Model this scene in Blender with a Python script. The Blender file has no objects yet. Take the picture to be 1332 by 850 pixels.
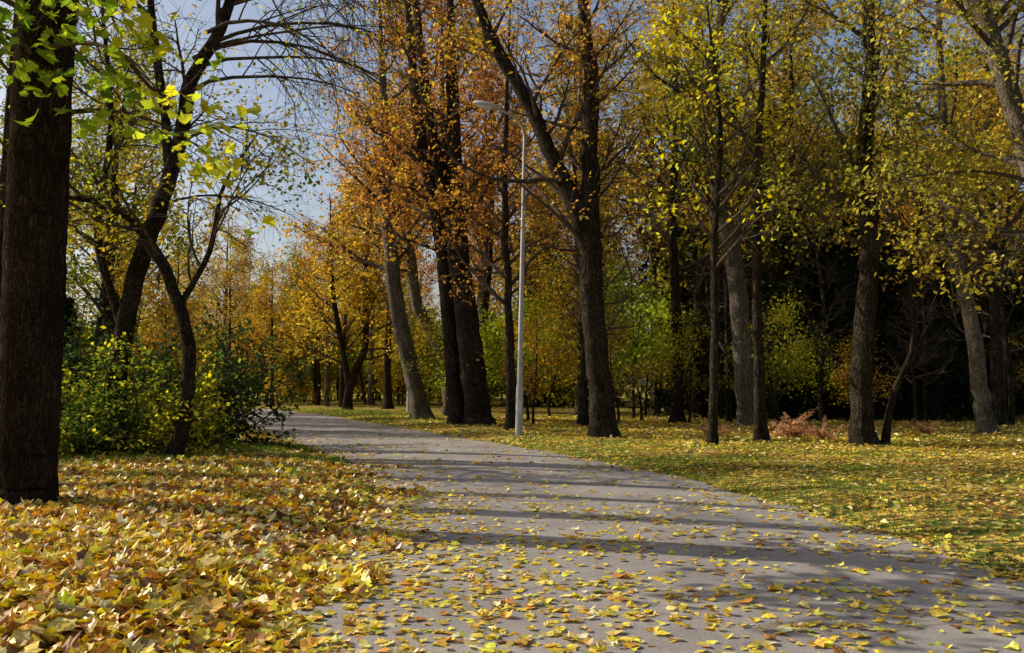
import bpy, math, numpy as np
from mathutils import Vector
rng = np.random.default_rng(11)
SC = bpy.context.scene
COL = SC.collection

# ------------------------------------------------------------------ helpers
def nrm(v):
    return v / np.maximum(np.linalg.norm(v, axis=-1, keepdims=True), 1e-9)

def mesh_np(name, V, F, mats=(), mi=None, col=None, smooth=False):
    V = np.ascontiguousarray(V, dtype=np.float32).reshape(-1, 3)
    F = np.ascontiguousarray(F, dtype=np.int32)
    k = F.shape[1]
    me = bpy.data.meshes.new(name)
    me.vertices.add(len(V)); me.vertices.foreach_set('co', V.ravel())
    me.loops.add(F.size); me.loops.foreach_set('vertex_index', F.ravel())
    me.polygons.add(len(F))
    me.polygons.foreach_set('loop_start', np.arange(len(F), dtype=np.int32) * k)
    for m in mats:
        me.materials.append(m)
    if mi is not None:
        me.polygons.foreach_set('material_index', np.asarray(mi, dtype=np.int32))
    me.polygons.foreach_set('use_smooth', np.full(len(F), smooth, dtype=bool))
    me.update(calc_edges=True)
    if col is not None:
        a = me.color_attributes.new('Col', 'FLOAT_COLOR', 'POINT')
        c = np.ones((len(V), 4), dtype=np.float32); c[:, :3] = col
        a.data.foreach_set('color', c.ravel())
    return me

def obj(name, me, parent=None, loc=(0, 0, 0)):
    o = bpy.data.objects.new(name, me)
    COL.objects.link(o); o.location = loc
    if parent: o.parent = parent
    return o

def empty(name, loc=(0, 0, 0)):
    o = bpy.data.objects.new(name, None); COL.objects.link(o)
    o.location = loc; o.empty_display_size = 0.3
    return o

def lf(p, s, seed=0.0):
    x, y = p[..., 0] * s, p[..., 1] * s
    z = p[..., 2] * s if p.shape[-1] > 2 else 0 * x
    v = (np.sin(x * 1.0 + 1.3 * y + seed) + np.sin(-1.7 * x + .8 * y + 1.1 * z + seed * 2.1 + 1)
         + np.sin(.6 * x - 2.1 * y - 1.6 * z + seed * 3.7 + 2) + np.sin(2.7 * x + 2.3 * y + 2.1 * z + seed + 4))
    return np.clip(v / 8 + .5, 0, 1)

# ------------------------------------------------------------------ materials
def newmat(name):
    m = bpy.data.materials.new(name); m.use_nodes = True
    nt = m.node_tree; nt.nodes.clear()
    return m, nt, nt.nodes, nt.links

def ramp(nodes, stops, interp='LINEAR'):
    r = nodes.new('ShaderNodeValToRGB'); r.color_ramp.interpolation = interp
    e = r.color_ramp.elements
    while len(e) < len(stops): e.new(0.5)
    for i, (p, c) in enumerate(stops):
        e[i].position = p; e[i].color = (*c, 1) if len(c) == 3 else c
    return r

def mat_leaf(name, transl=0.45, gloss=0.0, boost=1.6, blotch=0):
    m, nt, N, L = newmat(name)
    a = N.new('ShaderNodeAttribute'); a.attribute_name = 'Col'
    src = a.outputs['Color']
    if blotch:
        tc = N.new('ShaderNodeTexCoord'); n = N.new('ShaderNodeTexNoise'); n.inputs['Scale'].default_value = blotch; n.inputs['Detail'].default_value = 4
        L.new(tc.outputs['Object'], n.inputs['Vector'])
        r = ramp(N, [(.3, (.6, .46, .35)), (.45, (.98, .95, .9)), (.7, (1.12, 1.12, 1.1))]); L.new(n.outputs['Fac'], r.inputs[0])
        mu = N.new('ShaderNodeMixRGB'); mu.blend_type = 'MULTIPLY'; mu.inputs[0].default_value = 1
        L.new(src, mu.inputs[1]); L.new(r.outputs[0], mu.inputs[2]); src = mu.outputs[0]
    d = N.new('ShaderNodeBsdfDiffuse'); t = N.new('ShaderNodeBsdfTranslucent')
    hs = N.new('ShaderNodeHueSaturation'); hs.inputs['Saturation'].default_value = 1.1
    hs.inputs['Value'].default_value = boost
    L.new(src, d.inputs['Color']); L.new(src, hs.inputs['Color'])
    L.new(hs.outputs['Color'], t.inputs['Color'])
    m1 = N.new('ShaderNodeMixShader'); m1.inputs[0].default_value = transl
    L.new(d.outputs[0], m1.inputs[1]); L.new(t.outputs[0], m1.inputs[2])
    last = m1
    if gloss > 0:
        g = N.new('ShaderNodeBsdfGlossy'); g.inputs['Roughness'].default_value = 0.4
        g.inputs['Color'].default_value = (.8, .8, .8, 1)
        m2 = N.new('ShaderNodeMixShader'); m2.inputs[0].default_value = gloss
        L.new(m1.outputs[0], m2.inputs[1]); L.new(g.outputs[0], m2.inputs[2]); last = m2
    o = N.new('ShaderNodeOutputMaterial'); L.new(last.outputs[0], o.inputs[0])
    return m

def mat_bark(name, dark, light, scale=1.0, bump=0.04):
    m, nt, N, L = newmat(name)
    tc = N.new('ShaderNodeTexCoord'); mp = N.new('ShaderNodeMapping')
    mp.inputs['Scale'].default_value = (1, 1, .13)
    L.new(tc.outputs['Object'], mp.inputs[0])
    n0 = N.new('ShaderNodeTexNoise'); n0.inputs['Scale'].default_value = 7; n0.inputs['Detail'].default_value = 4
    L.new(tc.outputs['Object'], n0.inputs['Vector'])
    mx = N.new('ShaderNodeMixRGB'); mx.inputs[0].default_value = .09
    L.new(mp.outputs[0], mx.inputs[1]); L.new(n0.outputs['Color'], mx.inputs[2])
    n = N.new('ShaderNodeTexNoise'); n.inputs['Scale'].default_value = 30 * scale; n.inputs['Detail'].default_value = 3
    n.inputs['Roughness'].default_value = .55
    L.new(mx.outputs[0], n.inputs['Vector'])
    s = N.new('ShaderNodeMath'); s.operation = 'SUBTRACT'; s.inputs[1].default_value = .5; L.new(n.outputs['Fac'], s.inputs[0])
    a = N.new('ShaderNodeMath'); a.operation = 'ABSOLUTE'; L.new(s.outputs[0], a.inputs[0])
    k = N.new('ShaderNodeMath'); k.operation = 'MULTIPLY'; k.inputs[1].default_value = 4.5; k.use_clamp = True; L.new(a.outputs[0], k.inputs[0])
    nf = N.new('ShaderNodeTexNoise'); nf.inputs['Scale'].default_value = 55; nf.inputs['Detail'].default_value = 6; nf.inputs['Roughness'].default_value = .7
    L.new(tc.outputs['Object'], nf.inputs['Vector'])
    ad = N.new('ShaderNodeMath'); ad.operation = 'MULTIPLY_ADD'; ad.inputs[1].default_value = .65
    sc = N.new('ShaderNodeMath'); sc.operation = 'MULTIPLY'; sc.inputs[1].default_value = .45
    L.new(k.outputs[0], ad.inputs[0]); L.new(nf.outputs['Fac'], sc.inputs[0]); L.new(sc.outputs[0], ad.inputs[2])
    r = ramp(N, [(.2, tuple(.3 * c for c in dark)), (.45, dark), (.9, light)])
    L.new(ad.outputs[0], r.inputs[0])
    n2 = N.new('ShaderNodeTexNoise'); n2.inputs['Scale'].default_value = 1.7; n2.inputs['Detail'].default_value = 6
    L.new(tc.outputs['Object'], n2.inputs['Vector'])
    r2 = ramp(N, [(.35, (.6, .6, .48)), (.65, (1.15, 1.1, 1.05))]); L.new(n2.outputs['Fac'], r2.inputs[0])
    mu = N.new('ShaderNodeMixRGB'); mu.blend_type = 'MULTIPLY'; mu.inputs[0].default_value = 1
    L.new(r.outputs[0], mu.inputs[1]); L.new(r2.outputs[0], mu.inputs[2])
    b = N.new('ShaderNodeBump'); b.inputs['Distance'].default_value = bump; b.inputs['Strength'].default_value = 1
    L.new(ad.outputs[0], b.inputs['Height'])
    p = N.new('ShaderNodeBsdfDiffuse')
    L.new(mu.outputs[0], p.inputs['Color']); L.new(b.outputs[0], p.inputs['Normal'])
    o = N.new('ShaderNodeOutputMaterial'); L.new(p.outputs[0], o.inputs[0])
    return m
def mat_twig():
    m, nt, N, L = newmat('twig_bark')
    tc = N.new('ShaderNodeTexCoord'); n = N.new('ShaderNodeTexNoise'); n.inputs['Scale'].default_value = 9; n.inputs['Detail'].default_value = 2
    L.new(tc.outputs['Object'], n.inputs['Vector'])
    r = ramp(N, [(.3, (.05, .036, .026)), (.7, (.13, .1, .075))]); L.new(n.outputs['Fac'], r.inputs[0])
    p = N.new('ShaderNodeBsdfDiffuse'); L.new(r.outputs[0], p.inputs['Color'])
    o = N.new('ShaderNodeOutputMaterial'); L.new(p.outputs[0], o.inputs[0]); return m

M_LEAF = mat_leaf('autumn_leaf', .45, 0, 1.55)
M_BGLEAF = mat_leaf('woodland_leaf', .38, 0, 1.35)
M_FALL = mat_leaf('fallen_leaf', .2, .06, 1.3, 40)
M_NEED = mat_leaf('needle', .05, 0, 1.)
M_GRASS = mat_leaf('grass_blade', .4, 0, 1.6)
M_TWIG = mat_twig()
B_DARK = mat_bark('bark_dark', (.055, .043, .033), (.2, .16, .125))
B_MAPLE = mat_bark('bark_maple', (.045, .032, .024), (.11, .082, .062), 1.2, .035)
B_GREY = mat_bark('bark_grey', (.2, .17, .14), (.5, .44, .36))

# ------------------------------------------------------------------ leaf templates
def fan(outline):
    V = [(0, .35, 0)] + [(x, y, 0) for x, y in outline]
    n = len(outline)
    F = [(0, i + 1, (i + 1) % n + 1) for i in range(n)]
    return np.array(V, float), np.array(F)
_h = [(.03, -.04), (.3, -.05), (.52, .12), (.44, .3), (.6, .6), (.36, .58), (.22, .78), (.0, 1.0)]
T_MAPLE = fan([(x, y) for x, y in _h] + [(-x, y) for x, y in _h[:-1][::-1]])
_h2 = [(.03, 0), (.42, .1), (.56, .42), (.3, .68), (.0, 1.0)]
T_BROAD = fan([(x, y) for x, y in _h2] + [(-x, y) for x, y in _h2[:-1][::-1]])
T_OVAL = (np.array([(0, 0, 0), (.3, .35, .05), (.24, .7, .03), (0, 1, 0), (-.24, .7, .03), (-.3, .35, .05)], float),
          np.array([(0, 1, 2), (0, 2, 3), (0, 3, 4), (0, 4, 5)]))
T_DIA = (np.array([(0, 0, 0), (.38, .5, .08), (0, 1, 0), (-.38, .5, .08)], float), np.array([(0, 1, 2, 3)]))
T_NEED = (np.array([(0, 0, 0), (.14, .4, 0), (0, 1, 0), (-.14, .4, 0)], float), np.array([(0, 1, 2, 3)]))

def leaf_arrays(pos, size, col, tmpl, up=0.3, curl=.3, ydir=None):
    TV, TF = tmpl; N = len(pos); k = len(TV)
    n = nrm(rng.normal(size=(N, 3)))
    n[:, 2] = np.abs(n[:, 2]); n = nrm(n + np.array([0, 0, up]))
    a = rng.normal(size=(N, 3))
    if ydir is not None: a = a * .45 + ydir
    a = nrm(a - n * np.sum(a * n, -1, keepdims=True))
    b = np.cross(a, n)
    T = np.repeat(TV[None], N, 0)
    cu = rng.normal(curl * .5, curl, (N, 1)); cv = rng.normal(0, curl * .9, (N, 1)); cw = rng.normal(0, curl * .9, (N, 1))
    T[:, :, 2] += cu * T[:, :, 0] ** 2 * 2 + cv * (T[:, :, 1] - .4) ** 2 + cw * T[:, :, 0] * (T[:, :, 1] - .4)
    T[:, :, 0] *= rng.uniform(.7, 1.1, (N, 1))
    s = (size * np.ones(N))[:, None, None]
    V = pos[:, None] + s * (T[:, :, 0:1] * b[:, None] + T[:, :, 1:2] * a[:, None] + T[:, :, 2:3] * n[:, None])
    F = TF[None] + (np.arange(N) * k)[:, None, None]
    C = np.repeat(col[:, None], k, 1)
    return V.reshape(-1, 3), F.reshape(-1, TF.shape[1]), C.reshape(-1, 3)

def pal_cols(pos, pal, clump=.5, seed=0, rnd=.3):
    pal = np.array(pal, float); K = len(pal)
    t = lf(pos, clump, seed)
    t = np.clip((t - .5) * 1.7 + .5 + rng.normal(0, rnd * .6, len(pos)), 0, .999) * (K - 1)
    i = t.astype(int); f = (t - i)[:, None]
    c = pal[i] * (1 - f) + pal[np.minimum(i + 1, K - 1)] * f
    return np.clip(c * rng.lognormal(0, .25, (len(pos), 1)), 0, .75)

YG = [(.14, .18, .03), (.28, .29, .04), (.5, .42, .06), (.58, .42, .06)]
GY = [(.12, .19, .025), (.22, .3, .035), (.38, .43, .055), (.52, .48, .06)]
GRN = [(.05, .09, .02), (.1, .15, .025), (.2, .24, .035), (.4, .36, .05)]
GOLD = [(.32, .25, .045), (.52, .37, .065), (.6, .39, .07), (.46, .26, .055)]
OR = [(.28, .14, .055), (.46, .22, .065), (.56, .28, .07), (.54, .36, .075)]
BR = [(.22, .13, .06), (.36, .2, .07), (.46, .27, .08), (.48, .35, .09)]
OLIVE = [(.14, .15, .035), (.28, .26, .05), (.48, .4, .07), (.6, .46, .07)]
BRY = [(.38, .38, .04), (.6, .54, .06), (.7, .58, .06)]
DG = [(.012, .022, .01), (.02, .035, .015), (.04, .06, .022)]

# ------------------------------------------------------------------ branches
def catmull(C, n):
    C = np.array(C, float); P = np.vstack([2 * C[0] - C[1], C, 2 * C[-1] - C[-2]])
    out = []; segs = len(C) - 1
    for s in range(segs):
        p0, p1, p2, p3 = P[s:s + 4]
        for t in np.linspace(0, 1, n, endpoint=False):
            out.append(.5 * ((2 * p1) + (-p0 + p2) * t + (2 * p0 - 5 * p1 + 4 * p2 - p3) * t * t + (-p0 + 3 * p1 - 3 * p2 + p3) * t ** 3))
    out.append(C[-1]); return np.array(out)

def tubes(P, R, S, lump=0, flare=0, base=0):
    N, K, _ = P.shape
    T = nrm(np.gradient(P, axis=1))
    mt = nrm(T.mean(axis=1))
    ref = np.where((np.abs(mt[:, 2:3]) > .65), np.array([[1., .05, 0]]), np.array([[0., 0, 1]]))
    A = nrm(np.cross(T, ref[:, None])); B = np.cross(T, A)
    th = np.linspace(0, 2 * np.pi, S, endpoint=False)
    rr = np.repeat(R[:, :, None], S, 2)
    if lump:
        z = P[:, :, 2:3]; ph = rng.uniform(0, 6, 4)
        rr = rr * (1 + lump * (np.sin(3 * th + ph[0] + z * .6) + .7 * np.sin(5 * th + ph[1] - z * .9) + .6 * np.sin(2 * th + ph[2] + 1.7 * z) + .4 * np.sin(8 * th + z * 2.1)))
    if flare:
        z = P[:, :, 2:3] - base
        fl = np.exp(-np.maximum(z, 0) / .28)
        rr = rr * (1 + flare * fl * (.75 + .45 * np.sin(5 * th + rng.uniform(0, 6)) + .25 * np.sin(3 * th + 1)))
    V = P[:, :, None] + rr[..., None] * (np.cos(th)[:, None] * A[:, :, None] + np.sin(th)[:, None] * B[:, :, None])
    idx = np.arange(N * K * S).reshape(N, K, S)
    a = idx[:, :-1]; b = idx[:, 1:]
    F = np.stack([a, np.roll(a, -1, 2), np.roll(b, -1, 2), b], -1).reshape(-1, 4)
    return V.reshape(-1, 3), F

def grow(start, d, L, r0, K, wander, up, taper=.3):
    N = len(start); P = np.zeros((N, K, 3)); P[:, 0] = start; dd = nrm(d.copy()); st = L / (K - 1)
    for k in range(1, K):
        dd = dd + rng.normal(0, wander, (N, 3)); dd[:, 2] += up; dd = nrm(dd)
        P[:, k] = P[:, k - 1] + dd * st[:, None]
    return P, r0[:, None] * np.linspace(1, taper, K)[None]

def spawn(P, R, n, t0, t1, ang, angv=.25, flat=0.0):
    N, K, _ = P.shape
    t = (np.arange(n)[None] + rng.uniform(0, 1, (N, n))) / n * (t1 - t0) + t0
    f = t * (K - 1); i = np.minimum(f.astype(int), K - 2); f = (f - i)[..., None]
    ar = np.arange(N)[:, None]
    pos = P[ar, i] * (1 - f) + P[ar, i + 1] * f
    tan = nrm(P[ar, i + 1] - P[ar, i]); r = R[ar, i] * (1 - f[..., 0]) + R[ar, i + 1] * f[..., 0]
    q = rng.normal(size=tan.shape); q[..., 2] *= (1 - flat)
    q = nrm(q - tan * np.sum(q * tan, -1, keepdims=True))
    a = ang + rng.normal(0, angv, t.shape)
    d = tan * np.cos(a)[..., None] + q * np.sin(a)[..., None]
    return pos.reshape(-1, 3), d.reshape(-1, 3), r.ravel(), t.ravel()

def tree_meshes(name, trunks, crown0=4.0, n1=26, L1=3.6, n2=7, n3=7, lpt=9, lsize=.12, pal=YG, tmpl=T_DIA, bark=None,
                up1=.06, up2=.02, flat=.3, ang1=1.0, limbs=(), seed=0, trS=18, tw=(.55, .95), spread=.12, leaf_up=.3,
                bare=0.0, flare=.55, lump=.035, clump=.6, droop=0.0, seg=5, joined=False, pruned=None):
    Vs, Fs, Ms = [], [], []; off = 0
    def add(V, F, mi=0):
        nonlocal off
        Vs.append(V); Fs.append(F + off); Ms.append(np.full(len(F), mi)); off += len(V)
    starts = []
    for j, c in enumerate(trunks):
        Q = catmull(c, seg); Q[:, 3] = np.maximum(Q[:, 3], .012)
        Pt = Q[None, :, :3]; Rt = Q[None, :, 3]
        jit = rng.normal(0, .02, Pt.shape); jit[..., 2] = 0; jit[:, 0] = 0
        Pt = Pt + jit * min(1, Q[0, 3] * 4) * (0.3 if trS > 30 else 1)
        add(*tubes(Pt, Rt, trS, lump=lump, flare=flare if Q[0, 2] < .3 else 0, base=Q[0, 2]))
        starts.append((Pt, Rt))
    l1P = []; l1R = []
    for Pt, Rt in starts:
        z = Pt[0, :, 2]; ok = np.where(z >= crown0)[0]
        if len(ok) < 2 or n1 == 0: continue
        sub = Pt[:, ok[0]:]; subR = Rt[:, ok[0]:]
        nn = max(3, int(n1 / len(starts)))
        p, d, r, t = spawn(sub, subR, nn, 0, .97, ang1, .2)
        L = L1 * (1.1 - .65 * t) * rng.uniform(.7, 1.25, len(t))
        P, R = grow(p, d, L, np.minimum(r * .55, .02 + L * .016), 8, .12, up1)
        l1P.append(P); l1R.append(R)
    for (s, d, L, r, up) in limbs:
        P, R = grow(np.array([s], float), np.array([d], float), np.array([float(L)]), np.array([float(r)]), 8, .07, up, .2)
        l1P.append(P); l1R.append(R)
    P1 = np.concatenate(l1P); R1 = np.concatenate(l1R)
    def prune(P):
        """True where a branch stays out of the space cut clear (x0,x1,z0,z1)"""
        if pruned is None: return np.ones(len(P), bool)
        x0, x1, z0, z1 = pruned
        e = P[:, -1]; mdl = P[:, P.shape[1] // 2]
        ins = lambda q: (q[:, 0] > x0) & (q[:, 0] < x1) & (q[:, 2] > z0) & (q[:, 2] < z1)
        return ~(ins(e) | ins(mdl))
    add(*tubes(P1, R1, 4 if joined else 6), 1)
    p, d, r, t = spawn(P1, R1, n2, .2, 1, .8, .25, flat)
    LL = np.repeat(np.linalg.norm(P1[:, -1] - P1[:, 0], axis=-1), n2)
    L = LL * .42 * (1.15 - .6 * t) * rng.uniform(.7, 1.3, len(t)) + .25
    P2, R2 = grow(p, d, L, np.minimum(r * .6, .022), 4 if joined else 6, .16, up2 - droop)
    kp = prune(P2); P2, R2 = P2[kp], R2[kp]
    add(*tubes(P2, R2, 3 if joined else 4), 1)
    p, d, r, t = spawn(P2, R2, n3, .15, 1, .75, .25, flat)
    L = rng.uniform(*tw, len(t))
    K3 = 3 if joined else 4
    P3, R3 = grow(p, d, L, np.minimum(r * .7, .008), K3, .18, -.02 - droop, .4)
    kp = prune(P3); P3, R3 = P3[kp], R3[kp]
    add(*tubes(P3, R3, 3), 1)
    V = np.concatenate(Vs); F = np.concatenate(Fs); MI = np.concatenate(Ms)
    if not joined:
        mt = mesh_np(name + '_wood', V, F, [bark or B_DARK, M_TWIG], mi=MI, smooth=True)
        if lpt <= 0: return mt, None
    elif lpt <= 0:
        MI[MI == 0] = 3 if bark is B_GREY else 0
        return V, F, MI, np.zeros((len(V), 3))
    keep = lf(P3[:, 0], .9, seed + 3) > bare * .6
    keep &= rng.uniform(size=len(P3)) > bare * .5
    Q = P3[keep]; n = len(Q)
    m = int(lpt); tt = rng.uniform(.1, 1.05, (n, m)) * (K3 - 1)
    i = np.minimum(tt.astype(int), K3 - 2); f = (tt - i)[..., None]; ar = np.arange(n)[:, None]
    pos = (Q[ar, i] * (1 - f) + Q[ar, i + 1] * f + rng.normal(0, spread, (n, m, 3)) * np.array([1, 1, .7])).reshape(-1, 3)
    col = pal_cols(pos, pal, clump, seed)
    VL, FL, C = leaf_arrays(pos, lsize * rng.uniform(.65, 1.3, len(pos)), col, tmpl, up=leaf_up, ydir=np.array([0, 0, -.5]))
    if joined:
        Vj = np.concatenate([V, VL]); Fj = np.concatenate([F, FL + len(V)])
        Cj = np.concatenate([np.zeros((len(V), 3)), C]); Mj = np.concatenate([MI, np.full(len(FL), 2)])
        if bark is B_GREY: Mj[Mj == 0] = 3
        return Vj, Fj, Mj, Cj
    ml = mesh_np(name + '_leaves', VL, FL, [M_LEAF], col=C)
    return mt, ml

BGP = []; BGO = [0]
def put_tree(name, x, y, meshes, rot=0, s=1):
    e = empty(name, (x, y, 0)); e.rotation_euler[2] = rot; e.scale = (s, s, s)
    obj('trunk_and_branches', meshes[0], e)
    if meshes[1]: obj('foliage', meshes[1], e)
def put_bg(x, y, arr, rot, s):
    V, F, MI, C = arr
    c, sn = math.cos(rot), math.sin(rot); sz = s * rng.uniform(.9, 1.12)
    W_ = np.stack([(V[:, 0] * c - V[:, 1] * sn) * s + x, (V[:, 0] * sn + V[:, 1] * c) * s + y, V[:, 2] * sz], -1).astype(np.float32)
    tint = np.array([rng.uniform(.82, 1.15), rng.uniform(.88, 1.1), 1.]) * rng.uniform(.8, 1.15)
    BGP.append((W_, (F + BGO[0]).astype(np.int32), MI.astype(np.int32), np.clip(C * tint, 0, .8).astype(np.float32))); BGO[0] += len(V)

# ------------------------------------------------------------------ path edges and ground
YL = np.array([-40, 0, 5.7, 8.7, 11.1, 14.3, 20, 26.7, 36.4, 50, 62, 74, 84])
XL = np.array([-.6, -1.3, -1.5, -1.62, -1.65, -1.95, -3.4, -6.0, -9.9, -15.2, -22, -34, -60])
YR = np.array([-40, 0, 5, 8.0, 11.1, 16.7, 23.6, 32.3, 40, 50, 62, 76, 88])
XR = np.array([5.2, 4.7, 4.4, 4.2, 3.9, 2.9, .6, -2.8, -5.9, -9.6, -15.5, -29, -60])
def xl(y): return np.interp(y, YL, XL)
def xr(y): return np.interp(y, YR, XR)
def road_d(x, y):
    return np.where(y > 84, 20, np.maximum(xl(y) - x, x - xr(y)))
def ground_z(x, y):
    d = road_d(x, y)
    s = np.clip(d / 1.3, 0, 1); s = s * s * (3 - 2 * s)
    p = np.stack([x, y], -1)
    near = np.clip(1 - np.abs(y) / 90, 0, 1)
    h = s * (.04 + near * (.05 * lf(p, 1.6, 2) + .10 * lf(p, .45, 5)))
    left = np.exp(-((x + 4.2) ** 2 / 6 + (y - 7) ** 2 / 14)) * .14
    return h + left * s - .012 * (1 - s)

def axis(lo, hi, fine0, fine1, step, grow_=1.18):
    a = list(np.arange(fine0, fine1, step)); s = step
    x = fine0
    while x > lo: s *= grow_; x -= s; a.insert(0, x)
    s = step; x = a[-1]
    while x < hi: s *= grow_; x += s; a.append(x)
    return np.array(a)
gx = axis(-320, 320, -14, 18, .22); gy = axis(-120, 420, 1, 34, .22)
GX, GY_ = np.meshgrid(gx, gy)
GZ = ground_z(GX, GY_)
V = np.stack([GX, GY_, GZ], -1).reshape(-1, 3)
idx = np.arange(V.shape[0]).reshape(GX.shape)
F = np.stack([idx[:-1, :-1], idx[:-1, 1:], idx[1:, 1:], idx[1:, :-1]], -1).reshape(-1, 4)

def mat_ground():
    m, nt, N, L = newmat('leaf_strewn_ground')
    tc = N.new('ShaderNodeTexCoord')
    v = N.new('ShaderNodeTexVoronoi'); v.inputs['Scale'].default_value = 11
    L.new(tc.outputs['Object'], v.inputs['Vector'])
    sep = N.new('ShaderNodeSeparateColor'); L.new(v.outputs['Color'], sep.inputs[0])
    leaf = ramp(N, [(0, (.05, .035, .02)), (.25, (.14, .085, .035)), (.5, (.32, .2, .05)), (.7, (.52, .37, .07)), (1, (.62, .48, .09))])
    L.new(sep.outputs[0], leaf.inputs[0])
    n = N.new('ShaderNodeTexNoise'); n.inputs['Scale'].default_value = 34; n.inputs['Detail'].default_value = 6
    L.new(tc.outputs['Object'], n.inputs['Vector'])
    grass = ramp(N, [(.3, (.03, .045, .012)), (.55, (.1, .14, .028)), (.75, (.2, .22, .055))]); L.new(n.outputs['Fac'], grass.inputs[0])
    n2 = N.new('ShaderNodeTexNoise'); n2.inputs['Scale'].default_value = .55; n2.inputs['Detail'].default_value = 6; n2.inputs['Roughness'].default_value = .62
    L.new(tc.outputs['Object'], n2.inputs['Vector'])
    n3 = N.new('ShaderNodeMath'); n3.operation = 'MULTIPLY_ADD'; n3.inputs[1].default_value = .3
    L.new(sep.outputs[1], n3.inputs[0]); L.new(n2.outputs['Fac'], n3.inputs[2])
    k = ramp(N, [(.57, (0, 0, 0)), (.63, (1, 1, 1))]); L.new(n3.outputs[0], k.inputs[0])
    mx = N.new('ShaderNodeMixRGB'); L.new(k.outputs[0], mx.inputs[0]); L.new(grass.outputs[0], mx.inputs[1]); L.new(leaf.outputs[0], mx.inputs[2])
    b = N.new('ShaderNodeBump'); b.inputs['Distance'].default_value = .04; b.inputs['Strength'].default_value = .8
    L.new(v.outputs['Distance'], b.inputs['Height'])
    p = N.new('ShaderNodeBsdfDiffuse')
    L.new(mx.outputs[0], p.inputs['Color']); L.new(b.outputs[0], p.inputs['Normal'])
    o = N.new('ShaderNodeOutputMaterial'); L.new(p.outputs[0], o.inputs[0])
    return m
obj('ground', mesh_np('ground', V, F, [mat_ground()], smooth=True))

def mat_asphalt():
    m, nt, N, L = newmat('worn_asphalt')
    tc = N.new('ShaderNodeTexCoord')
    n = N.new('ShaderNodeTexNoise'); n.inputs['Scale'].default_value = 110; n.inputs['Detail'].default_value = 4; n.inputs['Roughness'].default_value = .75
    L.new(tc.outputs['Object'], n.inputs['Vector'])
    r = ramp(N, [(.32, (.15, .13, .115)), (.5, (.33, .295, .265)), (.68, (.55, .5, .45))]); L.new(n.outputs['Fac'], r.inputs[0])
    n2 = N.new('ShaderNodeTexNoise'); n2.inputs['Scale'].default_value = .8; n2.inputs['Detail'].default_value = 8; n2.inputs['Roughness'].default_value = .65
    L.new(tc.outputs['Object'], n2.inputs['Vector'])
    r2 = ramp(N, [(.3, (.64, .62, .61)), (.7, (1.12, 1.1, 1.08))]); L.new(n2.outputs['Fac'], r2.inputs[0])
    mu = N.new('ShaderNodeMixRGB'); mu.blend_type = 'MULTIPLY'; mu.inputs[0].default_value = 1
    L.new(r.outputs[0], mu.inputs[1]); L.new(r2.outputs[0], mu.inputs[2])
    mxv = N.new('ShaderNodeMixRGB'); mxv.inputs[0].default_value = .25
    L.new(tc.outputs['Object'], mxv.inputs[1]); L.new(n2.outputs['Color'], mxv.inputs[2])
    v = N.new('ShaderNodeTexVoronoi'); v.feature = 'DISTANCE_TO_EDGE'; v.inputs['Scale'].default_value = .55
    L.new(mxv.outputs[0], v.inputs['Vector'])
    rc = ramp(N, [(0, (.4, .4, .4)), (.006, (1, 1, 1))]); L.new(v.outputs['Distance'], rc.inputs[0])
    mu2 = N.new('ShaderNodeMixRGB'); mu2.blend_type = 'MULTIPLY'; mu2.inputs[0].default_value = .7
    L.new(mu.outputs[0], mu2.inputs[1]); L.new(rc.outputs[0], mu2.inputs[2])
    b = N.new('ShaderNodeBump'); b.inputs['Distance'].default_value = .005; b.inputs['Strength'].default_value = .9
    L.new(n.outputs['Fac'], b.inputs['Height'])
    p = N.new('ShaderNodeBsdfPrincipled'); p.inputs['Roughness'].default_value = .8; p.inputs['Specular IOR Level'].default_value = .2
    L.new(mu2.outputs[0], p.inputs['Base Color']); L.new(b.outputs[0], p.inputs['Normal'])
    o = N.new('ShaderNodeOutputMaterial'); L.new(p.outputs[0], o.inputs[0])
    return m
ys = np.concatenate([np.arange(-40, 0, 1.), np.arange(0, 84, .35)])
W = 13
us = np.linspace(0, 1, W)
j1 = .06 * np.sin(ys * 2.3) + .05 * np.sin(ys * 5.1 + 1); j2 = .07 * np.sin(ys * 1.9 + 2) + .05 * np.sin(ys * 6.1)
A0 = xl(ys) + j1; A1 = xr(ys) + j2
RX = A0[:, None] * (1 - us) + A1[:, None] * us
RY = np.repeat(ys[:, None], W, 1)
RZ = .004 + .03 * (1 - (2 * us - 1) ** 2)[None] * np.ones_like(RX)
V = np.stack([RX, RY, RZ], -1).reshape(-1, 3); idx = np.arange(len(V)).reshape(RX.shape)
F = np.stack([idx[:-1, :-1], idx[:-1, 1:], idx[1:, 1:], idx[1:, :-1]], -1).reshape(-1, 4)
obj('park_path', mesh_np('park_path', V, F, [mat_asphalt()], smooth=True))
def surf_z(x, y):
    u = np.clip((x - xl(y)) / (xr(y) - xl(y)), 0, 1)
    return np.maximum(ground_z(x, y), .004 + .03 * (1 - (2 * u - 1) ** 2) * (road_d(x, y) < 0))

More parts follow.
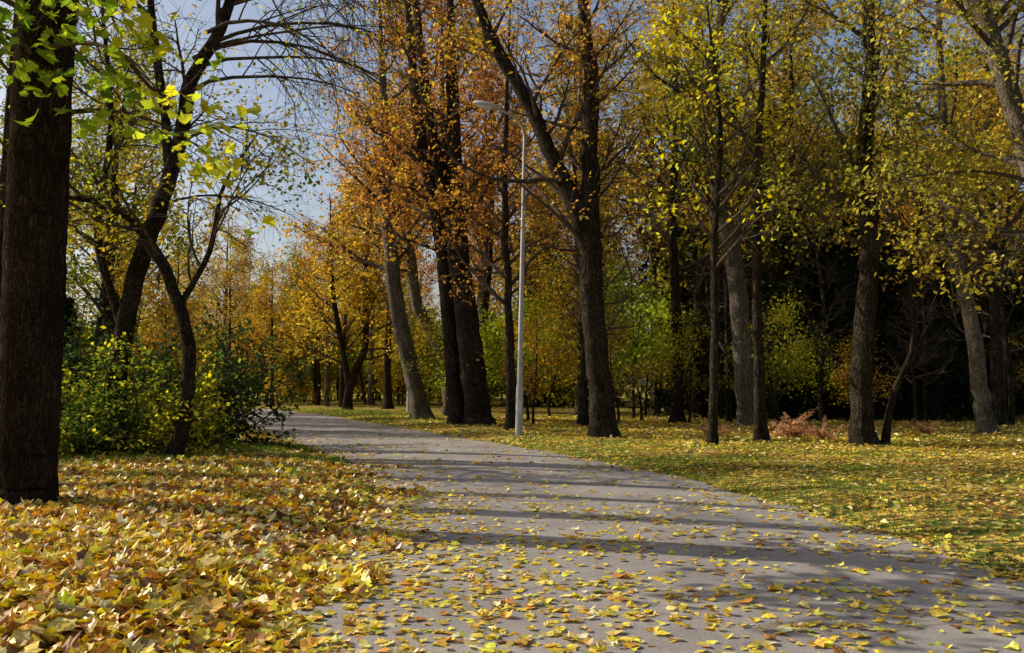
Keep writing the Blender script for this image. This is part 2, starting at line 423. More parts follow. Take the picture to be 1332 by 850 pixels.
# ------------------------------------------------------------------ fallen leaves
def scatter(x0, x1, y0, y1, dens, fn):
    n = int((x1 - x0) * (y1 - y0) * dens)
    x = rng.uniform(x0, x1, n); y = rng.uniform(y0, y1, n)
    k = rng.uniform(size=n) < fn(x, y)
    return x[k], y[k]
FALLC = np.array([(.76, .55, .06), (.82, .65, .08), (.68, .4, .055), (.56, .26, .05), (.34, .16, .05), (.74, .6, .2), (.8, .7, .4), (.42, .48, .05), (.16, .09, .04), (.62, .56, .07)])
PW_Y = np.array([.28, .28, .12, .06, .03, .11, .06, .02, .01, .05])
PW_M = np.array([.22, .2, .14, .11, .08, .09, .07, .02, .05, .04])
PW_B = np.array([.08, .05, .16, .22, .22, .08, .05, .01, .13, .02])
def litter(x, y, size, tmpl, w, zr=.01, up=3., curl=.35, bright=1.0):
    z = surf_z(x, y) + rng.uniform(.006, .006 + zr, len(x))
    pos = np.stack([x, y, z], -1)
    PY = PW_M if zr > .03 else PW_Y
    ci = np.where(rng.uniform(size=len(x)) < w, rng.choice(10, len(x), p=PY / PY.sum()), rng.choice(10, len(x), p=PW_B / PW_B.sum()))
    c = FALLC[ci] * rng.lognormal(0, .2, (len(x), 1)) * bright
    return leaf_arrays(pos, size * rng.uniform(.5, 1.3, len(x)), np.clip(c, 0, .88), tmpl, up=up, curl=curl)
def merge(parts):
    Vs, Fs, Cs = [], [], []; o = 0
    for V, F, C in parts:
        Vs.append(V); Fs.append(F + o); Cs.append(C); o += len(V)
    return np.concatenate(Vs), np.concatenate(Fs), np.concatenate(Cs)

parts = []
def f_left(x, y):
    d = xl(y) - x; p = np.stack([x, y], -1)
    return np.clip(.55 + d / .9 + (lf(p, 1.4, 3) - .5) * 1.6, 0, 1) * np.clip(1.25 - (y - 8) / 14, .35, 1)
wl = lambda x, y: np.clip(1.1 - (y - 8) / 6 + (lf(np.stack([x, y], -1), 1.2, 4) - .5) * 1.1, .15, 1)
x, y = scatter(-9, -.6, 3.2, 9.5, 240, f_left)
parts.append(litter(x, y, .112, T_MAPLE, wl(x, y), .07, 1.25, .35))
x, y = scatter(-9, -.6, 3.2, 9.5, 290, f_left)
parts.append(litter(x, y, .09, T_BROAD, wl(x, y), .07, 1.1, .35))
x, y = scatter(-12, -.8, 9.5, 19, 200, f_left)
parts.append(litter(x, y, .105, T_BROAD, .35, .05, 1.3, .4))
def f_path(x, y):
    d = road_d(x, y); p = np.stack([x, y], -1)
    L = x - xl(y)
    edge = np.exp(-np.maximum(L, 0) / .8) * 1.2 + np.exp(-np.maximum(-d, 0) / .4) * .7
    base = .13 + .38 * np.clip((lf(p, 1.1, 9) - .42) * 3, 0, 1) + .4 * np.exp(-((x - 0) ** 2) / 4 - (y - 6) ** 2 / 9)
    return np.clip((base + edge) * np.clip(1.15 - y / 30, .3, 1), 0, 1) * (d < .1)
x, y = scatter(-3, 6, 3, 14, 78, f_path)
parts.append(litter(x, y, .088, T_MAPLE, 1., .006, 5., .22))
x, y = scatter(-3, 6, 3, 14, 75, f_path)
parts.append(litter(x, y, .07, T_BROAD, 1., .006, 4., .25))
x, y = scatter(-12, 4.5, 14, 34, 55, f_path)
parts.append(litter(x, y, .095, T_BROAD, .7, .006, 4., .3))
V, F, C = merge(parts); obj('fallen_leaves', mesh_np('fallen_leaves', V, F, [M_FALL], col=C))
parts = []
def f_right(x, y):
    d = x - xr(y); p = np.stack([x, y], -1)
    return np.clip(.25 + .35 * d / 2 + (lf(p, 1.0, 6) - .5) * 2.2, .15, 1) * (d > 0)
x, y = scatter(0, 20, 7, 24, 100, f_right)
wr = np.clip(.8 + (lf(np.stack([x, y], -1), .7, 2) - .5) * 2.0, .15, 1)
parts.append(litter(x, y, .095, T_OVAL, wr, .02, 2., .4))
x, y = scatter(-8, 30, 24, 46, 36, f_right)
parts.append(litter(x, y, .13, T_OVAL, .95, .03, 1.6, .4))
x, y = scatter(-20, -3, 19, 40, 22, lambda x, y: (xl(y) - x > 0) * .8)
parts.append(litter(x, y, .13, T_OVAL, .45, .04, 1.3, .4))
V, F, C = merge(parts); obj('leaf_litter', mesh_np('leaf_litter', V, F, [M_FALL], col=C))

# ------------------------------------------------------------------ grass
def blades(x, y, h):
    n = len(x); z = surf_z(x, y) - .005
    a = rng.uniform(0, 6.28, n); w = .005 + h * .06
    bx, by = np.cos(a) * w, np.sin(a) * w
    le = rng.normal(0, .4, (n, 2)) * h[:, None]
    P = np.stack([x, y, z], -1)
    V = np.stack([P + np.stack([bx, by, 0 * x], -1), P - np.stack([bx, by, 0 * x], -1),
                  P + np.stack([le[:, 0], le[:, 1], h * .95], -1)], 1)
    F = np.array([[0, 1, 2]])[None] + (np.arange(n) * 3)[:, None, None]
    c = np.array([(.1, .17, .03)]) * rng.lognormal(0, .35, (n, 1)) + np.array([(.1, .08, .01)]) * rng.uniform(0, 1, (n, 1))
    return V.reshape(-1, 3), F.reshape(-1, 3), np.repeat(c[:, None], 3, 1).reshape(-1, 3)
def g_right(x, y):
    d = x - xr(y); p = np.stack([x, y], -1)
    return np.clip(np.exp(-np.abs(d - .4) / .6) * .9 + .8 * (lf(p, 1.1, 8) > .57), 0, 1) * (d > -.03)
x, y = scatter(0, 20, 7, 28, 260, g_right); parts = [blades(x, y, rng.uniform(.03, .09, len(x)))]
x, y = scatter(-10, -1.5, 10, 25, 300, lambda x, y: (xl(y) - x > .05) * np.clip((lf(np.stack([x, y], -1), .8, 1) - .42) * 4, 0, 1) * np.clip((y - 9) / 6, 0, 1))
parts.append(blades(x, y, rng.uniform(.04, .13, len(x))))
x, y = scatter(-30, 10, 36, 60, 20, lambda x, y: (np.abs(road_d(x, y) - 2.) < 2) * 1.)
parts.append(blades(x, y, rng.uniform(.1, .22, len(x))))
V, F, C = merge(parts); obj('grass', mesh_np('grass', V, F, [M_GRASS], col=C))

# ------------------------------------------------------------------ hero trees
put_tree('maple_tree', -5.95, 11.8, tree_meshes('maple', [[(0, 0, -.1, .40), (.0, 0, .5, .38), (.04, 0, 1.5, .365), (.06, 0, 3, .355), (.12, 0, 6, .34), (.2, .2, 9, .28), (.3, .3, 13, .18), (.3, .3, 18, .03)]],
    crown0=8.5, n1=12, L1=4.0, n2=6, n3=4, lpt=3, lsize=.16, pal=GY, tmpl=T_MAPLE, bark=B_MAPLE, trS=40, seg=12, flare=.45, lump=.012, seed=1,
    limbs=[((.1, -.3, 6.9), (.75, -.85, -.02), 2.4, .05, -.10), ((.2, -.2, 5.7), (.9, -.5, .15), 2.4, .04, -.12), ((0, -.3, 6.1), (.2, -1, .1), 2.2, .04, -.09), ((.2, .1, 5.0), (1, -.1, .25), 2.2, .035, -.13),
           ((-.3, -.3, 6.6), (-.3, -1, .0), 2.2, .04, -.08), ((.1, -.3, 6.5), (.5, -.9, .1), 2.6, .05, -.12), ((.2, -.3, 6.2), (.9, -.8, .1), 2.3, .04, -.13), ((.1, -.3, 5.6), (.3, -1., .2), 1.9, .035, -.1)], leaf_up=.5, tw=(.35, .6), bare=0))
put_tree('linden_tree', -7.05, 20, tree_meshes('arch', [[(0, 0, -.1, .19), (.15, 0, .4, .155), (.28, 0, 1., .14), (.33, 0, 2.4, .135), (-.1, 0, 3.8, .12), (-.85, 0, 4.95, .1), (-1.7, .1, 5.45, .08), (-2.6, .2, 5.55, .03)],
    [(.1, 0, 3.2, .07), (.7, .1, 4.4, .055), (.9, .3, 5.8, .04), (1.6, .4, 7, .02)]],
    crown0=3.4, n1=16, L1=2.3, n2=6, n3=5, lpt=5, lsize=.12, pal=YG, seed=2, bare=.4, droop=.05))
hl = [((1.5, 0, 8.2), (1, -.3, .5), 4.2, .05, -.16), ((1.6, 0, 9.), (1, .3, .7), 4.8, .055, -.17), ((1.9, 0, 9.6), (1, -.6, .6), 4.4, .05, -.17), ((1.3, 0, 7.), (.8, -.4, .6), 3.6, .04, -.18),
      ((2.2, 0, 10.1), (1, 0, .8), 5., .05, -.15), ((.9, 0, 5.6), (.9, .2, .5), 3.2, .035, -.17), ((2.4, 0, 11), (1, -.2, .4), 5., .05, -.14), ((2.2, 0, 10.4), (1, .3, .5), 5.6, .05, -.13),
      ((1.9, 0, 9.3), (1, .1, .9), 5.2, .05, -.2), ((2.6, 0, 11.6), (1, -.4, .3), 5.4, .05, -.16), ((1.7, 0, 8.8), (1, 0, .6), 5., .045, -.2), ((2.3, 0, 10.6), (1, .1, .7), 6., .05, -.19),
      ((2.3, 0, 10.2), (1, -.2, .3), 5., .045, -.1), ((1.8, 0, 9.2), (1, .2, .3), 4.6, .04, -.09), ((2.5, 0, 11.2), (1, 0, .1), 5.6, .045, -.1)]
put_tree('linden_tree', -8.87, 21.5, tree_meshes('crooked', [[(0, 0, -.1, .3), (.03, 0, .8, .24), (.09, 0, 1.94, .215), (.43, 0, 4, .2), (.95, 0, 5.7, .18), (1.4, 0, 7.3, .165), (1.58, 0, 8.5, .15), (2.4, 0, 10.2, .12), (3.1, .2, 14, .07), (3.4, .3, 17, .02)],
    [(1.15, 0, 6.4, .12), (.95, 0, 8, .1), (.6, .1, 10.2, .085), (.2, .2, 14, .03)], [(.1, 0, 3, .1), (-.5, .1, 5, .09), (-.3, .2, 7.5, .07), (-.7, .3, 11, .02)]],
    crown0=4.5, n1=14, L1=3.0, n2=10, n3=7, lpt=2, lsize=.11, pal=YG, seed=3, bare=.65, droop=.12, limbs=hl, tw=(.5, 1.8)))
put_tree('oak_tree', -3.8, 41, tree_meshes('t5', [[(0, 0, -.1, .5), (-.15, 0, .8, .4), (-.49, 0, 2.25, .36), (-1.14, 0, 4.9, .33), (-1.37, 0, 7.2, .3), (-1.6, 0, 9.8, .25), (-1.8, 0, 14.7, .15), (-2, 0, 19, .03)]],
    crown0=6.0, n1=28, L1=4.4, lpt=7, lsize=.16, pal=OR, bark=B_GREY, seed=4, bare=.4))
put_tree('oak_tree', -3.3, 52, tree_meshes('t6', [[(0, 0, -.1, .42), (-.1, 0, .9, .37), (-.5, 0, 3.3, .34), (-1.7, 0, 5.5, .31), (-2.1, 0, 7.8, .28), (-2.4, 0, 12, .2), (-2.8, 0, 18, .04)]],
    crown0=7, n1=20, L1=4.4, n3=6, lpt=6, lsize=.19, pal=BR, bark=B_GREY, seed=5, bare=.3))
put_tree('oak_tree', -1.25, 36.5, tree_meshes('t7', [[(0, 0, -.1, .56), (-.08, 0, .7, .5), (-.35, 0, 3.06, .46), (-.64, 0, 5.4, .42), (-.88, 0, 7.7, .38), (-1.0, 0, 10.9, .3), (-1.1, 0, 14.5, .2), (-1.1, 0, 20, .03)],
    [(-.85, 0, 7.2, .24), (-1.3, -.1, 9, .25), (-1.8, -.2, 10.9, .23), (-2.25, -.2, 14.4, .16), (-2.7, 0, 19, .03)],
    [(-.75, .3, -.1, .38), (-.9, .3, 1, .3), (-1.14, .3, 3.6, .28), (-1.5, .3, 7.4, .27), (-2.4, .3, 11.8, .22), (-2.8, .3, 16.2, .12), (-3, .3, 20, .02)]],
    crown0=6.8, n1=38, L1=4.3, lpt=8, lsize=.15, pal=OR, seed=6, bare=.5,
    limbs=[((-1.3, 0, 6.5), (-.7, -.7, .3), 3.6, .06, .0), ((-1, 0, 8), (-.5, -1, .2), 3.6, .06, .0), ((-.6, 0, 6), (.9, -.3, -.1), 3, .07, -.05), ((-1.6, 0, 9), (-1, -.5, .2), 4, .06, .0), ((-.9, 0, 7.6), (.3, -1, .1), 3.4, .06, .0), ((-1, 0, 9.5), (.6, -.8, .2), 3.4, .06, .0)]))
put_tree('maple_tree', 2.6, 27.5, tree_meshes('t8', [[(0, 0, -.1, .42), (-.03, 0, .5, .37), (-.11, 0, 1.6, .345), (-.29, 0, 3.8, .33), (-.37, 0, 5.8, .32), (-.33, 0, 8.2, .24), (-.29, 0, 10.4, .21), (-.5, 0, 12.6, .17), (-.7, 0, 18, .03)],
    [(-.36, 0, 5.3, .25), (-.88, 0, 7, .24), (-1.54, 0, 8.4, .22), (-2.1, 0, 9.7, .2), (-2.86, 0, 11, .18), (-3.6, 0, 12.6, .15), (-4.8, .2, 16.5, .03)]],
    crown0=5.2, n1=36, L1=3.4, n2=7, n3=6, lpt=6, lsize=.13, pal=OR[1:] + GOLD[:2], seed=7, bare=.6, pruned=(-4.9, -1.75, 6.5, 10.6)))
put_tree('maple_tree', 5.07, 24.5, tree_meshes('t9', [[(0, 0, -.05, .13), (.1, 0, 2.6, .105), (.14, 0, 5.5, .09), (.3, 0, 8.4, .06), (0, 0, 11.4, .02)]],
    crown0=3.8, n1=20, L1=2.4, n2=5, n3=5, lpt=4, lsize=.15, pal=BRY, tmpl=T_OVAL, seed=8, bare=.55, trS=10))
put_tree('ash_tree', 8.68, 35.5, tree_meshes('t10', [[(0, 0, -.1, .44), (-.06, 0, .8, .37), (-.2, 0, 3, .34), (-.4, 0, 5.85, .32), (-.9, 0, 8.4, .28), (-1.25, 0, 10.7, .25), (-1.33, 0, 13.2, .2), (-.77, 0, 15.8, .14), (-.6, 0, 21, .03)]],
    crown0=6.5, n1=28, L1=4.0, lpt=7, lsize=.15, pal=YG, bark=B_GREY, seed=9, bare=.4))
put_tree('ash_tree', 6.58, 25.6, tree_meshes('t10b', [[(0, 0, -.1, .16), (-.03, 0, 3.65, .125), (.06, 0, 7.7, .1), (.3, 0, 11.8, .06), (.3, 0, 15, .02)]],
    crown0=5, n1=20, L1=2.6, n2=6, n3=6, lpt=5, lsize=.12, pal=GOLD, seed=10, bare=.5, trS=10))
put_tree('linden_tree', 8.76, 24, tree_meshes('t11', [[(0, 0, -.1, .34), (-.04, 0, .6, .29), (-.06, 0, 1.6, .27), (.1, 0, 3.5, .25), (.2, 0, 5.4, .23), (.14, 0, 7.35, .2), (.36, 0, 9.6, .17), (.33, 0, 11.2, .14), (.4, 0, 17, .03)],
    [(.48, .1, -.05, .1), (.75, .1, 1.3, .085), (1.35, .2, 2.7, .07), (1.4, .3, 4.6, .05), (1.9, .3, 7, .02)]],
    crown0=4.2, n1=32, L1=3.4, n2=7, n3=6, lpt=8, lsize=.13, pal=OLIVE, seed=11, bare=.4, droop=.02))
put_tree('linden_tree', 14.76, 30, tree_meshes('t12', [[(0, 0, -.1, .32), (-.1, 0, .7, .26), (-.24, 0, 2.1, .24), (-.5, 0, 4, .22), (-.9, 0, 5.9, .2), (-1.1, 0, 8.8, .16), (-1.2, 0, 17, .02)]],
    crown0=4.5, n1=26, L1=3.6, lpt=7, lsize=.15, pal=GOLD, bark=B_GREY, seed=12, bare=.35))
put_tree('willow_tree', 12.2, 20, tree_meshes('t13', [[(0, 0, -.1, .32), (-.2, 0, 1.2, .27), (-.5, 0, 3, .25), (-1.5, 0, 7.1, .22), (-2.25, 0, 9.7, .18), (-2.9, 0, 13, .1), (-3.2, 0, 16, .02)]],
    crown0=4.2, n1=26, L1=3.4, n2=7, n3=6, lpt=9, lsize=.125, pal=OLIVE[1:], bark=B_GREY, seed=13, bare=.35, droop=.04,
    limbs=[((-.9, 0, 4.6), (-1, -.4, .5), 3.2, .05, -.07), ((-1.2, 0, 5.8), (-1, -.1, .4), 3.4, .05, -.06), ((-.7, 0, 4), (-.9, -.8, .4), 3., .045, -.06)]))
put_tree('linden_tree', -.05, 32.5, tree_meshes('t14', [[(0, 0, -.1, .2), (.02, 0, 2, .16), (-.1, 0, 5, .13), (-.2, 0, 9, .1), (0, 0, 15, .02)]],
    crown0=3.2, n1=22, L1=2.8, n2=6, n3=5, lpt=6, lsize=.13, pal=OR, seed=14, bare=.6, trS=10))
T15 = tree_meshes('t15', [[(0, 0, -.1, .26), (.05, 0, 3, .21), (-.1, 0, 8, .17), (.1, 0, 13, .1), (0, 0, 18, .02)]],
    crown0=5, n1=24, L1=3.2, lpt=6, lsize=.15, pal=GOLD, seed=15, bare=.4, trS=12)
put_tree('ash_tree', 6.5, 38, T15); put_tree('ash_tree', 2.7, 36.5, T15, 2.1, .85); put_tree('ash_tree', 12.4, 42, T15, 4, 1.05)
put_tree('ash_tree', 17.6, 35, T15, 1, .95)
put_tree('birch_tree', -9.7, 57, tree_meshes('t17', [[(0, 0, -.1, .32), (.1, 0, 1.4, .26), (1, 0, 4, .2), (1.0, 0, 8, .16), (1.4, 0, 14, .02)], [(.1, 0, 1.2, .2), (-.4, 0, 4, .17), (-1, 0, 7.5, .14), (-1.2, 0, 13, .02)]],
    crown0=2.6, n1=34, L1=3.4, n3=6, lpt=6, lsize=.2, pal=GOLD, seed=17, trS=10))
put_tree('oak_tree', -7.7, 60, T15, 3, 1.1)

# ------------------------------------------------------------------ background forest (one merged mass)
def bg(name, h, r, pal, seed, crown0, n1=22, L1=3.8, lpt=10, lsize=.23, n2=5, bare=.2, n3=4, **k):
    return tree_meshes(name, [[(0, 0, -.2, r * 1.15), (.1, 0, h * .15, r), (rng.normal(0, .4), rng.normal(0, .3), h * .5, r * .7), (rng.normal(0, .6), 0, h, .02)]],
                       crown0=crown0, n1=n1, L1=L1, n2=n2, n3=n3, lpt=lpt, lsize=lsize, pal=pal, seed=seed, trS=8, spread=.3, bare=bare, joined=True, **k)
VAR = [bg('bg_a', 18, .25, YG, 21, 4.5), bg('bg_b', 20, .3, OR, 22, 5.5), bg('bg_c', 17, .22, GOLD, 23, 4), bg('bg_d', 19, .28, OLIVE, 24, 5.5), bg('bg_e', 18, .26, BR, 25, 5, bark=B_GREY), bg('bg_f', 18, .26, GRN, 26, 5, bark=B_GREY)]
UND = [bg('un_a', 6.5, .07, YG, 31, 1.2, 18, 2.4, 7, .19, flat=.8, up1=-.01), bg('un_b', 5, .06, GY, 32, .6, 18, 2.2, 7, .18, flat=.7), bg('un_c', 5.5, .06, GOLD, 33, 1., 16, 2.2, 7, .18, flat=.7)]
THK = [bg('thicket_a', 6, .07, GOLD, 35, .3, 22, 2.6, 8, .32, bare=0), bg('thicket_b', 6, .07, YG, 36, .3, 22, 2.6, 8, .32, bare=0)]
BARE = bg('bare', 11, .11, BR, 34, 1.8, 22, 2.2, 0, n3=5)
SHADE = bg('tall_linden', 17, .42, YG, 41, 9.5, 8, 2.6, 2, .14, bare=.6)

def spruce(name, h, rad, seed):
    Vt, Ft = tubes(np.array([[(0, 0, -.1), (0, 0, h * .5), (0, 0, h)]]), np.array([[.22, .14, .02]]), 8)
    n = 100; t = np.linspace(.05, .98, n); a = np.arange(n) * 2.4 + rng.uniform(0, .5, n)
    st = np.stack([0 * t, 0 * t, t * h], -1); d = np.stack([np.cos(a), np.sin(a), .15 - .3 * (1 - t)], -1)
    L = rad * (1 - t) ** .8 * rng.uniform(.75, 1.15, n) + .2
    P, R = grow(st, d, L, .03 * (1 - t) + .008, 7, .04, -.04)
    V1, F1 = tubes(P, R, 3)
    p, dd, r, tt = spawn(P, R, 7, .12, 1, .9, .2, .7)
    P2, R2 = grow(p, dd, np.repeat(L, 7) * .28 * (1.2 - .6 * tt) + .12, r * .5, 4, .06, -.1)
    m = 8; n = len(P2); tt = rng.uniform(0, 1, (n, m)) * 3; i = np.minimum(tt.astype(int), 2); f = (tt - i)[..., None]; ar = np.arange(n)[:, None]
    pos = (P2[ar, i] * (1 - f) + P2[ar, i + 1] * f + rng.normal(0, .06, (n, m, 3))).reshape(-1, 3)
    V, F, C = leaf_arrays(pos, .48 * rng.uniform(.6, 1.2, len(pos)), pal_cols(pos, DG, .8, seed), T_NEED, up=.4, ydir=np.array([0, 0, -.9]))
    Vw = np.concatenate([Vt, V1]); Fw = np.concatenate([Ft, F1 + len(Vt)])
    return np.concatenate([Vw, V]), np.concatenate([Fw, F + len(Vw)]), np.concatenate([np.ones(len(Fw)), np.full(len(F), 4)]), np.concatenate([np.zeros((len(Vw), 3)), C])
SP = [spruce('spruce_a', 14, 2.9, 1), spruce('spruce_b', 10, 2.6, 2)]

placed = []
def ok(x, y, md):
    for (a, b) in placed:
        if (a - x) ** 2 + (b - y) ** 2 < md * md: return False
    placed.append((x, y)); return True
def try_place(n, xr_, yr_, md, cond, pick, smin=.85, smax=1.15):
    c = 0; k = 0
    while c < n and k < n * 30:
        k += 1
        x = rng.uniform(*xr_); y = rng.uniform(*yr_)
        if road_d(np.array(x), np.array(y)) < 2.5 or not cond(x, y) or not ok(x, y, md): continue
        put_bg(x, y, pick(x, y), rng.uniform(0, 6.28), rng.uniform(smin, smax)); c += 1
def pick_main(x, y):
    a = x / y
    if a < -.24: return VAR[rng.choice([0, 3, 0, 2])]
    if a < .06: return VAR[rng.choice([1, 1, 4, 4, 2])]
    return VAR[rng.choice([0, 5, 4, 2, 3, 5, 4])]
right = lambda x, y: x > xr(y) + 3
try_place(28, (-4, 42), (42, 66), 4.5, lambda x, y: right(x, y) and x / y < .62, pick_main)
try_place(30, (-30, 66), (68, 104), 5.5, lambda x, y: not (-.36 < x / y < -.15) and x / y < .66, pick_main)
try_place(20, (-36, -9), (58, 96), 3.5, lambda x, y: (-.38 < x / y < -.15), lambda x, y: VAR[rng.choice([2, 4, 0, 2])], .66, .8)
try_place(24, (7, 36), (41, 58), 3.0, lambda x, y: .12 < x / y < .6, lambda x, y: SP[rng.integers(2)], .85, 1.2)
try_place(22, (0, 56), (62, 84), 4, lambda x, y: .02 < x / y < .68, lambda x, y: SP[rng.integers(2)], .9, 1.2)
try_place(13, (-3, 16), (35, 52), 2.2, lambda x, y: right(x, y) and x / y < .3, lambda x, y: UND[rng.integers(3)], .7, 1.1)
try_place(5, (12, 26), (36, 44), 2.2, lambda x, y: x / y > .3, lambda x, y: UND[rng.integers(3)], .5, .8)
try_place(12, (2, 24), (33, 46), 1.6, lambda x, y: right(x, y), lambda x, y: BARE, .6, 1.1)
try_place(20, (-42, 16), (62, 90), 3.0, lambda x, y: True, lambda x, y: UND[rng.integers(3)], .8, 1.3)
try_place(30, (-56, 6), (88, 110), 2.6, lambda x, y: x / y > -.6, lambda x, y: THK[rng.integers(2)], .9, 1.5)
try_place(10, (-18, 4), (64, 80), 2.6, lambda x, y: x > xr(y) + 3, lambda x, y: THK[rng.integers(2)], .6, 1.)
try_place(12, (-36, -12), (34, 66), 4.5, lambda x, y: x < xl(y) - 2 and x / y < -.31, pick_main, .7, .9)
try_place(16, (-32, -10), (28, 60), 2.5, lambda x, y: x < xl(y) - 2 and x / y < -.27, lambda x, y: UND[rng.integers(3)], .7, 1.1)
try_place(6, (-22, -11), (27, 38), 2.2, lambda x, y: x < xl(y) - 3 and x / y < -.36, lambda x, y: SP[1], .35, .5)
# park trees standing beyond the left edge of the view; their trunks throw bars of shade over the path
for (x, y, r_, s) in [(-12.3, 16.2, 0, .95), (-13.6, 20.6, 1, 1.), (-16.5, 19.2, 2.5, 1.), (-15.2, 26.5, 5, .9), (-12.5, 23.2, 3.3, .9)]:
    put_bg(x, y, SHADE, r_, s)
for (x, y, v, s) in [(-13, -5, 0, .9), (14, -8, 2, 1), (22, 9, 3, 1)]:
    put_bg(x, y, VAR[v], rng.uniform(0, 6), s)
obj('background_forest', mesh_np('background_forest', np.concatenate([b[0] for b in BGP]), np.concatenate([b[1] for b in BGP]), [B_DARK, M_TWIG, M_BGLEAF, B_GREY, M_NEED],
    mi=np.concatenate([b[2] for b in BGP]), col=np.concatenate([b[3] for b in BGP])))
print('bg verts', BGO[0]); BGP.clear()

# ------------------------------------------------------------------ shrubs
def shrub(name, x, y, r, h, pal, n, seed, ls=.11):
    st = np.stack([rng.normal(0, r * .25, 30), rng.normal(0, r * .25, 30), np.zeros(30)], -1)
    d = np.stack([rng.normal(0, .55, 30), rng.normal(0, .55, 30), np.ones(30)], -1)
    P, R = grow(st, d, rng.uniform(.5, 1.15, 30) * h * 1.1, np.full(30, .03), 7, .14, -.05)
    V1, F1 = tubes(P, R, 5)
    p, dd, rr, t = spawn(P, R, 12, .12, 1, .9, .3)
    P2, R2 = grow(p, dd, rng.uniform(.4, 1.0, len(t)) * r / 1.5, rr * .4, 4, .15, -.06)
    V2, F2 = tubes(P2, R2, 3)
    e = empty(name, (x, y, 0))
    obj('stems', mesh_np(name + '_stems', np.concatenate([V1, V2]), np.concatenate([F1, F2 + len(V1)]), [M_TWIG]), e)
    m = n; N_ = len(P2); tt = rng.uniform(0, 1, (N_, m)) * 3; i = np.minimum(tt.astype(int), 2); f = (tt - i)[..., None]; ar = np.arange(N_)[:, None]
    pos = (P2[ar, i] * (1 - f) + P2[ar, i + 1] * f + rng.normal(0, .1, (N_, m, 3))).reshape(-1, 3); pos[:, 2] = np.abs(pos[:, 2])
    V, F, C = leaf_arrays(pos, ls * rng.uniform(.6, 1.3, len(pos)), pal_cols(pos, pal, 1.3, seed), T_DIA, up=.4, ydir=np.array([0, 0, -.5]))
    obj('foliage', mesh_np(name + '_leaves', V, F, [M_LEAF], col=C), e)
SHR = [(.07, .12, .025), (.16, .2, .03), (.38, .36, .045), (.62, .52, .06)]
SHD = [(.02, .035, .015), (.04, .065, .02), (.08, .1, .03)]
shrub('shrub', -7.9, 21.0, 1.3, 2.5, SHR, 11, 1, .12)
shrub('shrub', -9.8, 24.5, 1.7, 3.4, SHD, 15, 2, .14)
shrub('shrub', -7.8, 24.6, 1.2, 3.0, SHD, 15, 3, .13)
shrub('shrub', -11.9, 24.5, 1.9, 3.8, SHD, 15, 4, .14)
shrub('shrub', -9.4, 20.8, 1.1, 2.2, SHR, 10, 5, .12)

# dry bracken
def fern(x, y, s):
    n = 11; a = rng.uniform(0, 6.28, n)
    P, R = grow(np.zeros((n, 3)), np.stack([np.cos(a), np.sin(a), rng.uniform(.9, 2, n)], -1), rng.uniform(.7, 1.2, n) * s, np.full(n, .008), 8, .05, -.16)
    V1, F1 = tubes(P, R, 4)
    p, dd, rr, t = spawn(P, R, 60, .15, 1, 1.2, .1)
    c = np.array([(.42, .24, .13)]) * rng.lognormal(0, .35, (len(p), 1))
    V, F, C = leaf_arrays(p, .2 * s * (1.2 - t), c, T_NEED, up=.3, ydir=dd * 1.5)
    e = empty('fern_plant', (x, y, .05))
    obj('stems', mesh_np('fern_stems', V1, F1, [M_TWIG]), e); obj('fronds', mesh_np('fern_fronds', V, F, [M_LEAF], col=C), e)
for x, y, s in [(8.6, 26.6, 1.0), (7.7, 27.4, 1.3), (8.4, 28.6, .9), (5.9, 28, .8), (12.6, 29.5, .8)]: fern(x, y, s)

# ------------------------------------------------------------------ street lamps
def mat_simple(name, c, rough=.5, metal=0.0, var=.12):
    m, nt, N, L = newmat(name)
    tc = N.new('ShaderNodeTexCoord'); n = N.new('ShaderNodeTexNoise'); n.inputs['Scale'].default_value = 6; n.inputs['Detail'].default_value = 8
    L.new(tc.outputs['Object'], n.inputs['Vector'])
    r = ramp(N, [(.3, tuple(k * (1 - var * 2) for k in c)), (.65, c)]); L.new(n.outputs['Fac'], r.inputs[0])
    p = N.new('ShaderNodeBsdfPrincipled'); p.inputs['Roughness'].default_value = rough; p.inputs['Metallic'].default_value = metal
    L.new(r.outputs[0], p.inputs['Base Color'])
    o = N.new('ShaderNodeOutputMaterial'); L.new(p.outputs[0], o.inputs[0]); return m
M_POLE = mat_simple('painted_pole', (.5, .5, .5), .55); M_HEAD = mat_simple('lamp_housing', (.62, .63, .64), .4); M_GLASS = mat_simple('lamp_glass', (.78, .78, .76), .15, 0, .05)
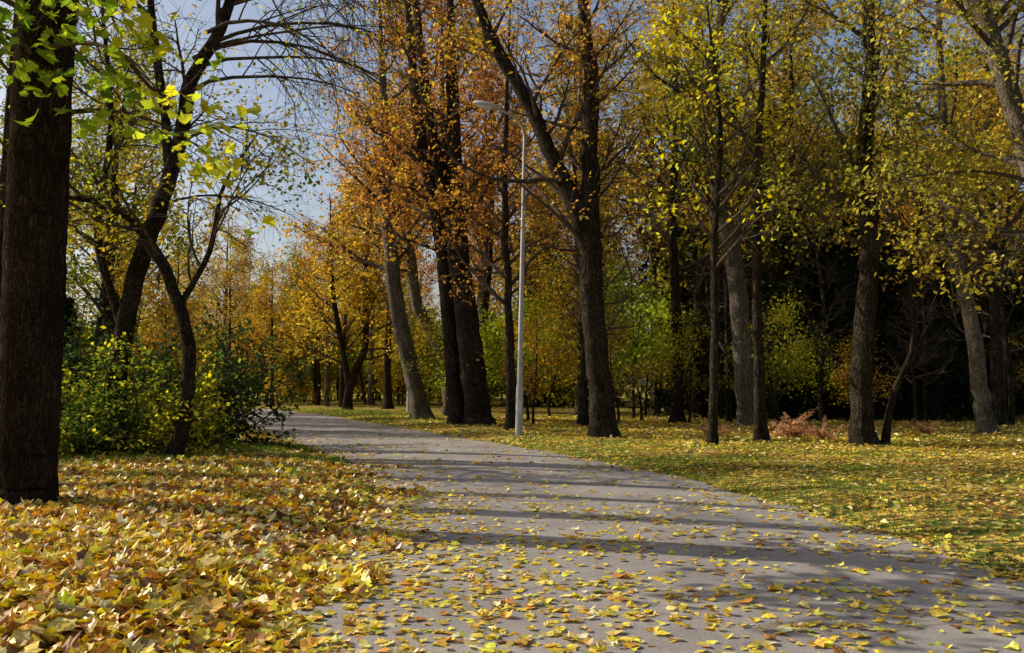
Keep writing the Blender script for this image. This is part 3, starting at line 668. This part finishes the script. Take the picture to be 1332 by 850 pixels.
def lamp(x, y, rot=0, lean=.02):
    e = empty('street_lamp', (x, y, 0)); e.rotation_euler = (0, lean, rot)
    def tb(name, pts, rad, S, mat):
        V, F = tubes(np.array([pts], float), np.array([rad], float), S); o = obj(name, mesh_np(name, V, F, [mat], smooth=True), e); return o
    tb('base_sleeve', [(0, 0, -.1), (0, 0, 1.5), (0, 0, 1.55), (0, 0, 1.56)], [.11, .105, .09, .08], 20, M_POLE)
    tb('pole', [(0, 0, 1.5), (0, 0, 5), (0, 0, 9.05)], [.082, .066, .048], 20, M_POLE)
    tb('arm', [(0, 0, 8.7), (0, 0, 9.05), (-.08, -.02, 9.35), (-.35, -.05, 9.65), (-.8, -.1, 9.85)], [.045, .042, .038, .036, .034], 12, M_POLE)
    sec = [(0, .05, .05), (.06, .09, .07), (.25, .15, .11), (.55, .17, .12), (.78, .12, .08), (.86, .03, .02)]
    V = []; S = 16
    for (l, w, h) in sec:
        for k in range(S):
            a = 2 * math.pi * k / S; z = math.sin(a) * h; z = z if z > 0 else z * .45
            V.append((-.75 - l * .97, -.1 + math.cos(a) * w, 9.86 + l * .18 + z))
    F = []
    for i in range(len(sec) - 1):
        for k in range(S): F.append((i * S + k, i * S + (k + 1) % S, (i + 1) * S + (k + 1) % S, (i + 1) * S + k))
    obj('housing', mesh_np('housing', np.array(V), np.array(F), [M_HEAD], smooth=True), e)
    V = []; sec = [(.22, .09, .0), (.3, .13, .07), (.5, .14, .1), (.68, .1, .06), (.76, .04, .0)]
    for (l, w, h) in sec:
        for k in range(8):
            a = math.pi * k / 7; V.append((-.75 - l * .97, -.1 + math.cos(a) * w, 9.825 + l * .18 - math.sin(a) * h))
    F = [(i * 8 + k, i * 8 + k + 1, (i + 1) * 8 + k + 1, (i + 1) * 8 + k) for i in range(len(sec) - 1) for k in range(7)]
    obj('glass_bowl', mesh_np('glass_bowl', np.array(V), np.array(F), [M_GLASS], smooth=True), e)
    V = np.array([(-.05, -.115, .7), (.05, -.115, .7), (.05, -.115, 1.1), (-.05, -.115, 1.1), (-.05, -.085, .7), (.05, -.085, .7), (.05, -.085, 1.1), (-.05, -.085, 1.1)])
    obj('access_door', mesh_np('access_door', V, np.array([(0, 1, 2, 3), (0, 4, 5, 1), (3, 2, 6, 7), (0, 3, 7, 4), (1, 5, 6, 2)]), [M_HEAD]), e)
lamp(.2, 28.6); lamp(-5.9, 55, 0, .01)

# ------------------------------------------------------------------ light, sky, camera
el = math.radians(32); az = math.atan2(-.95, .32)
sd = Vector((math.sin(az) * math.cos(el), math.cos(az) * math.cos(el), math.sin(el)))
ld = bpy.data.lights.new('sun', 'SUN'); ld.energy = 5; ld.angle = math.radians(.5); ld.color = (1, .94, .82)
lo = bpy.data.objects.new('sun', ld); COL.objects.link(lo); lo.rotation_euler = sd.to_track_quat('Z', 'Y').to_euler()
w = bpy.data.worlds.new('World'); SC.world = w; w.use_nodes = True
N = w.node_tree.nodes; L = w.node_tree.links
sk = N.new('ShaderNodeTexSky'); sk.sky_type = 'NISHITA'; sk.sun_disc = False; sk.sun_elevation = el; sk.sun_rotation = az % (2 * math.pi)
sk.dust_density = 3.0; sk.ozone_density = .5; sk.air_density = .9
bgd = N.get('Background') or N.new('ShaderNodeBackground'); bgd.inputs['Strength'].default_value = .13
L.new(sk.outputs[0], bgd.inputs['Color'])
out = N.get('World Output') or N.new('ShaderNodeOutputWorld'); L.new(bgd.outputs[0], out.inputs[0])

cd = bpy.data.cameras.new('camera'); cam = bpy.data.objects.new('camera', cd); COL.objects.link(cam)
cam.location = (0, 0, 1.6); cam.rotation_euler = (math.radians(90 + 3.43), 0, 0)
cd.lens = 36 * 1252 / 1332; cd.sensor_width = 36; cd.clip_end = 1500; cd.clip_start = .05
SC.camera = cam
SC.view_settings.view_transform = 'Standard'; SC.view_settings.look = 'None'; SC.view_settings.exposure = 0
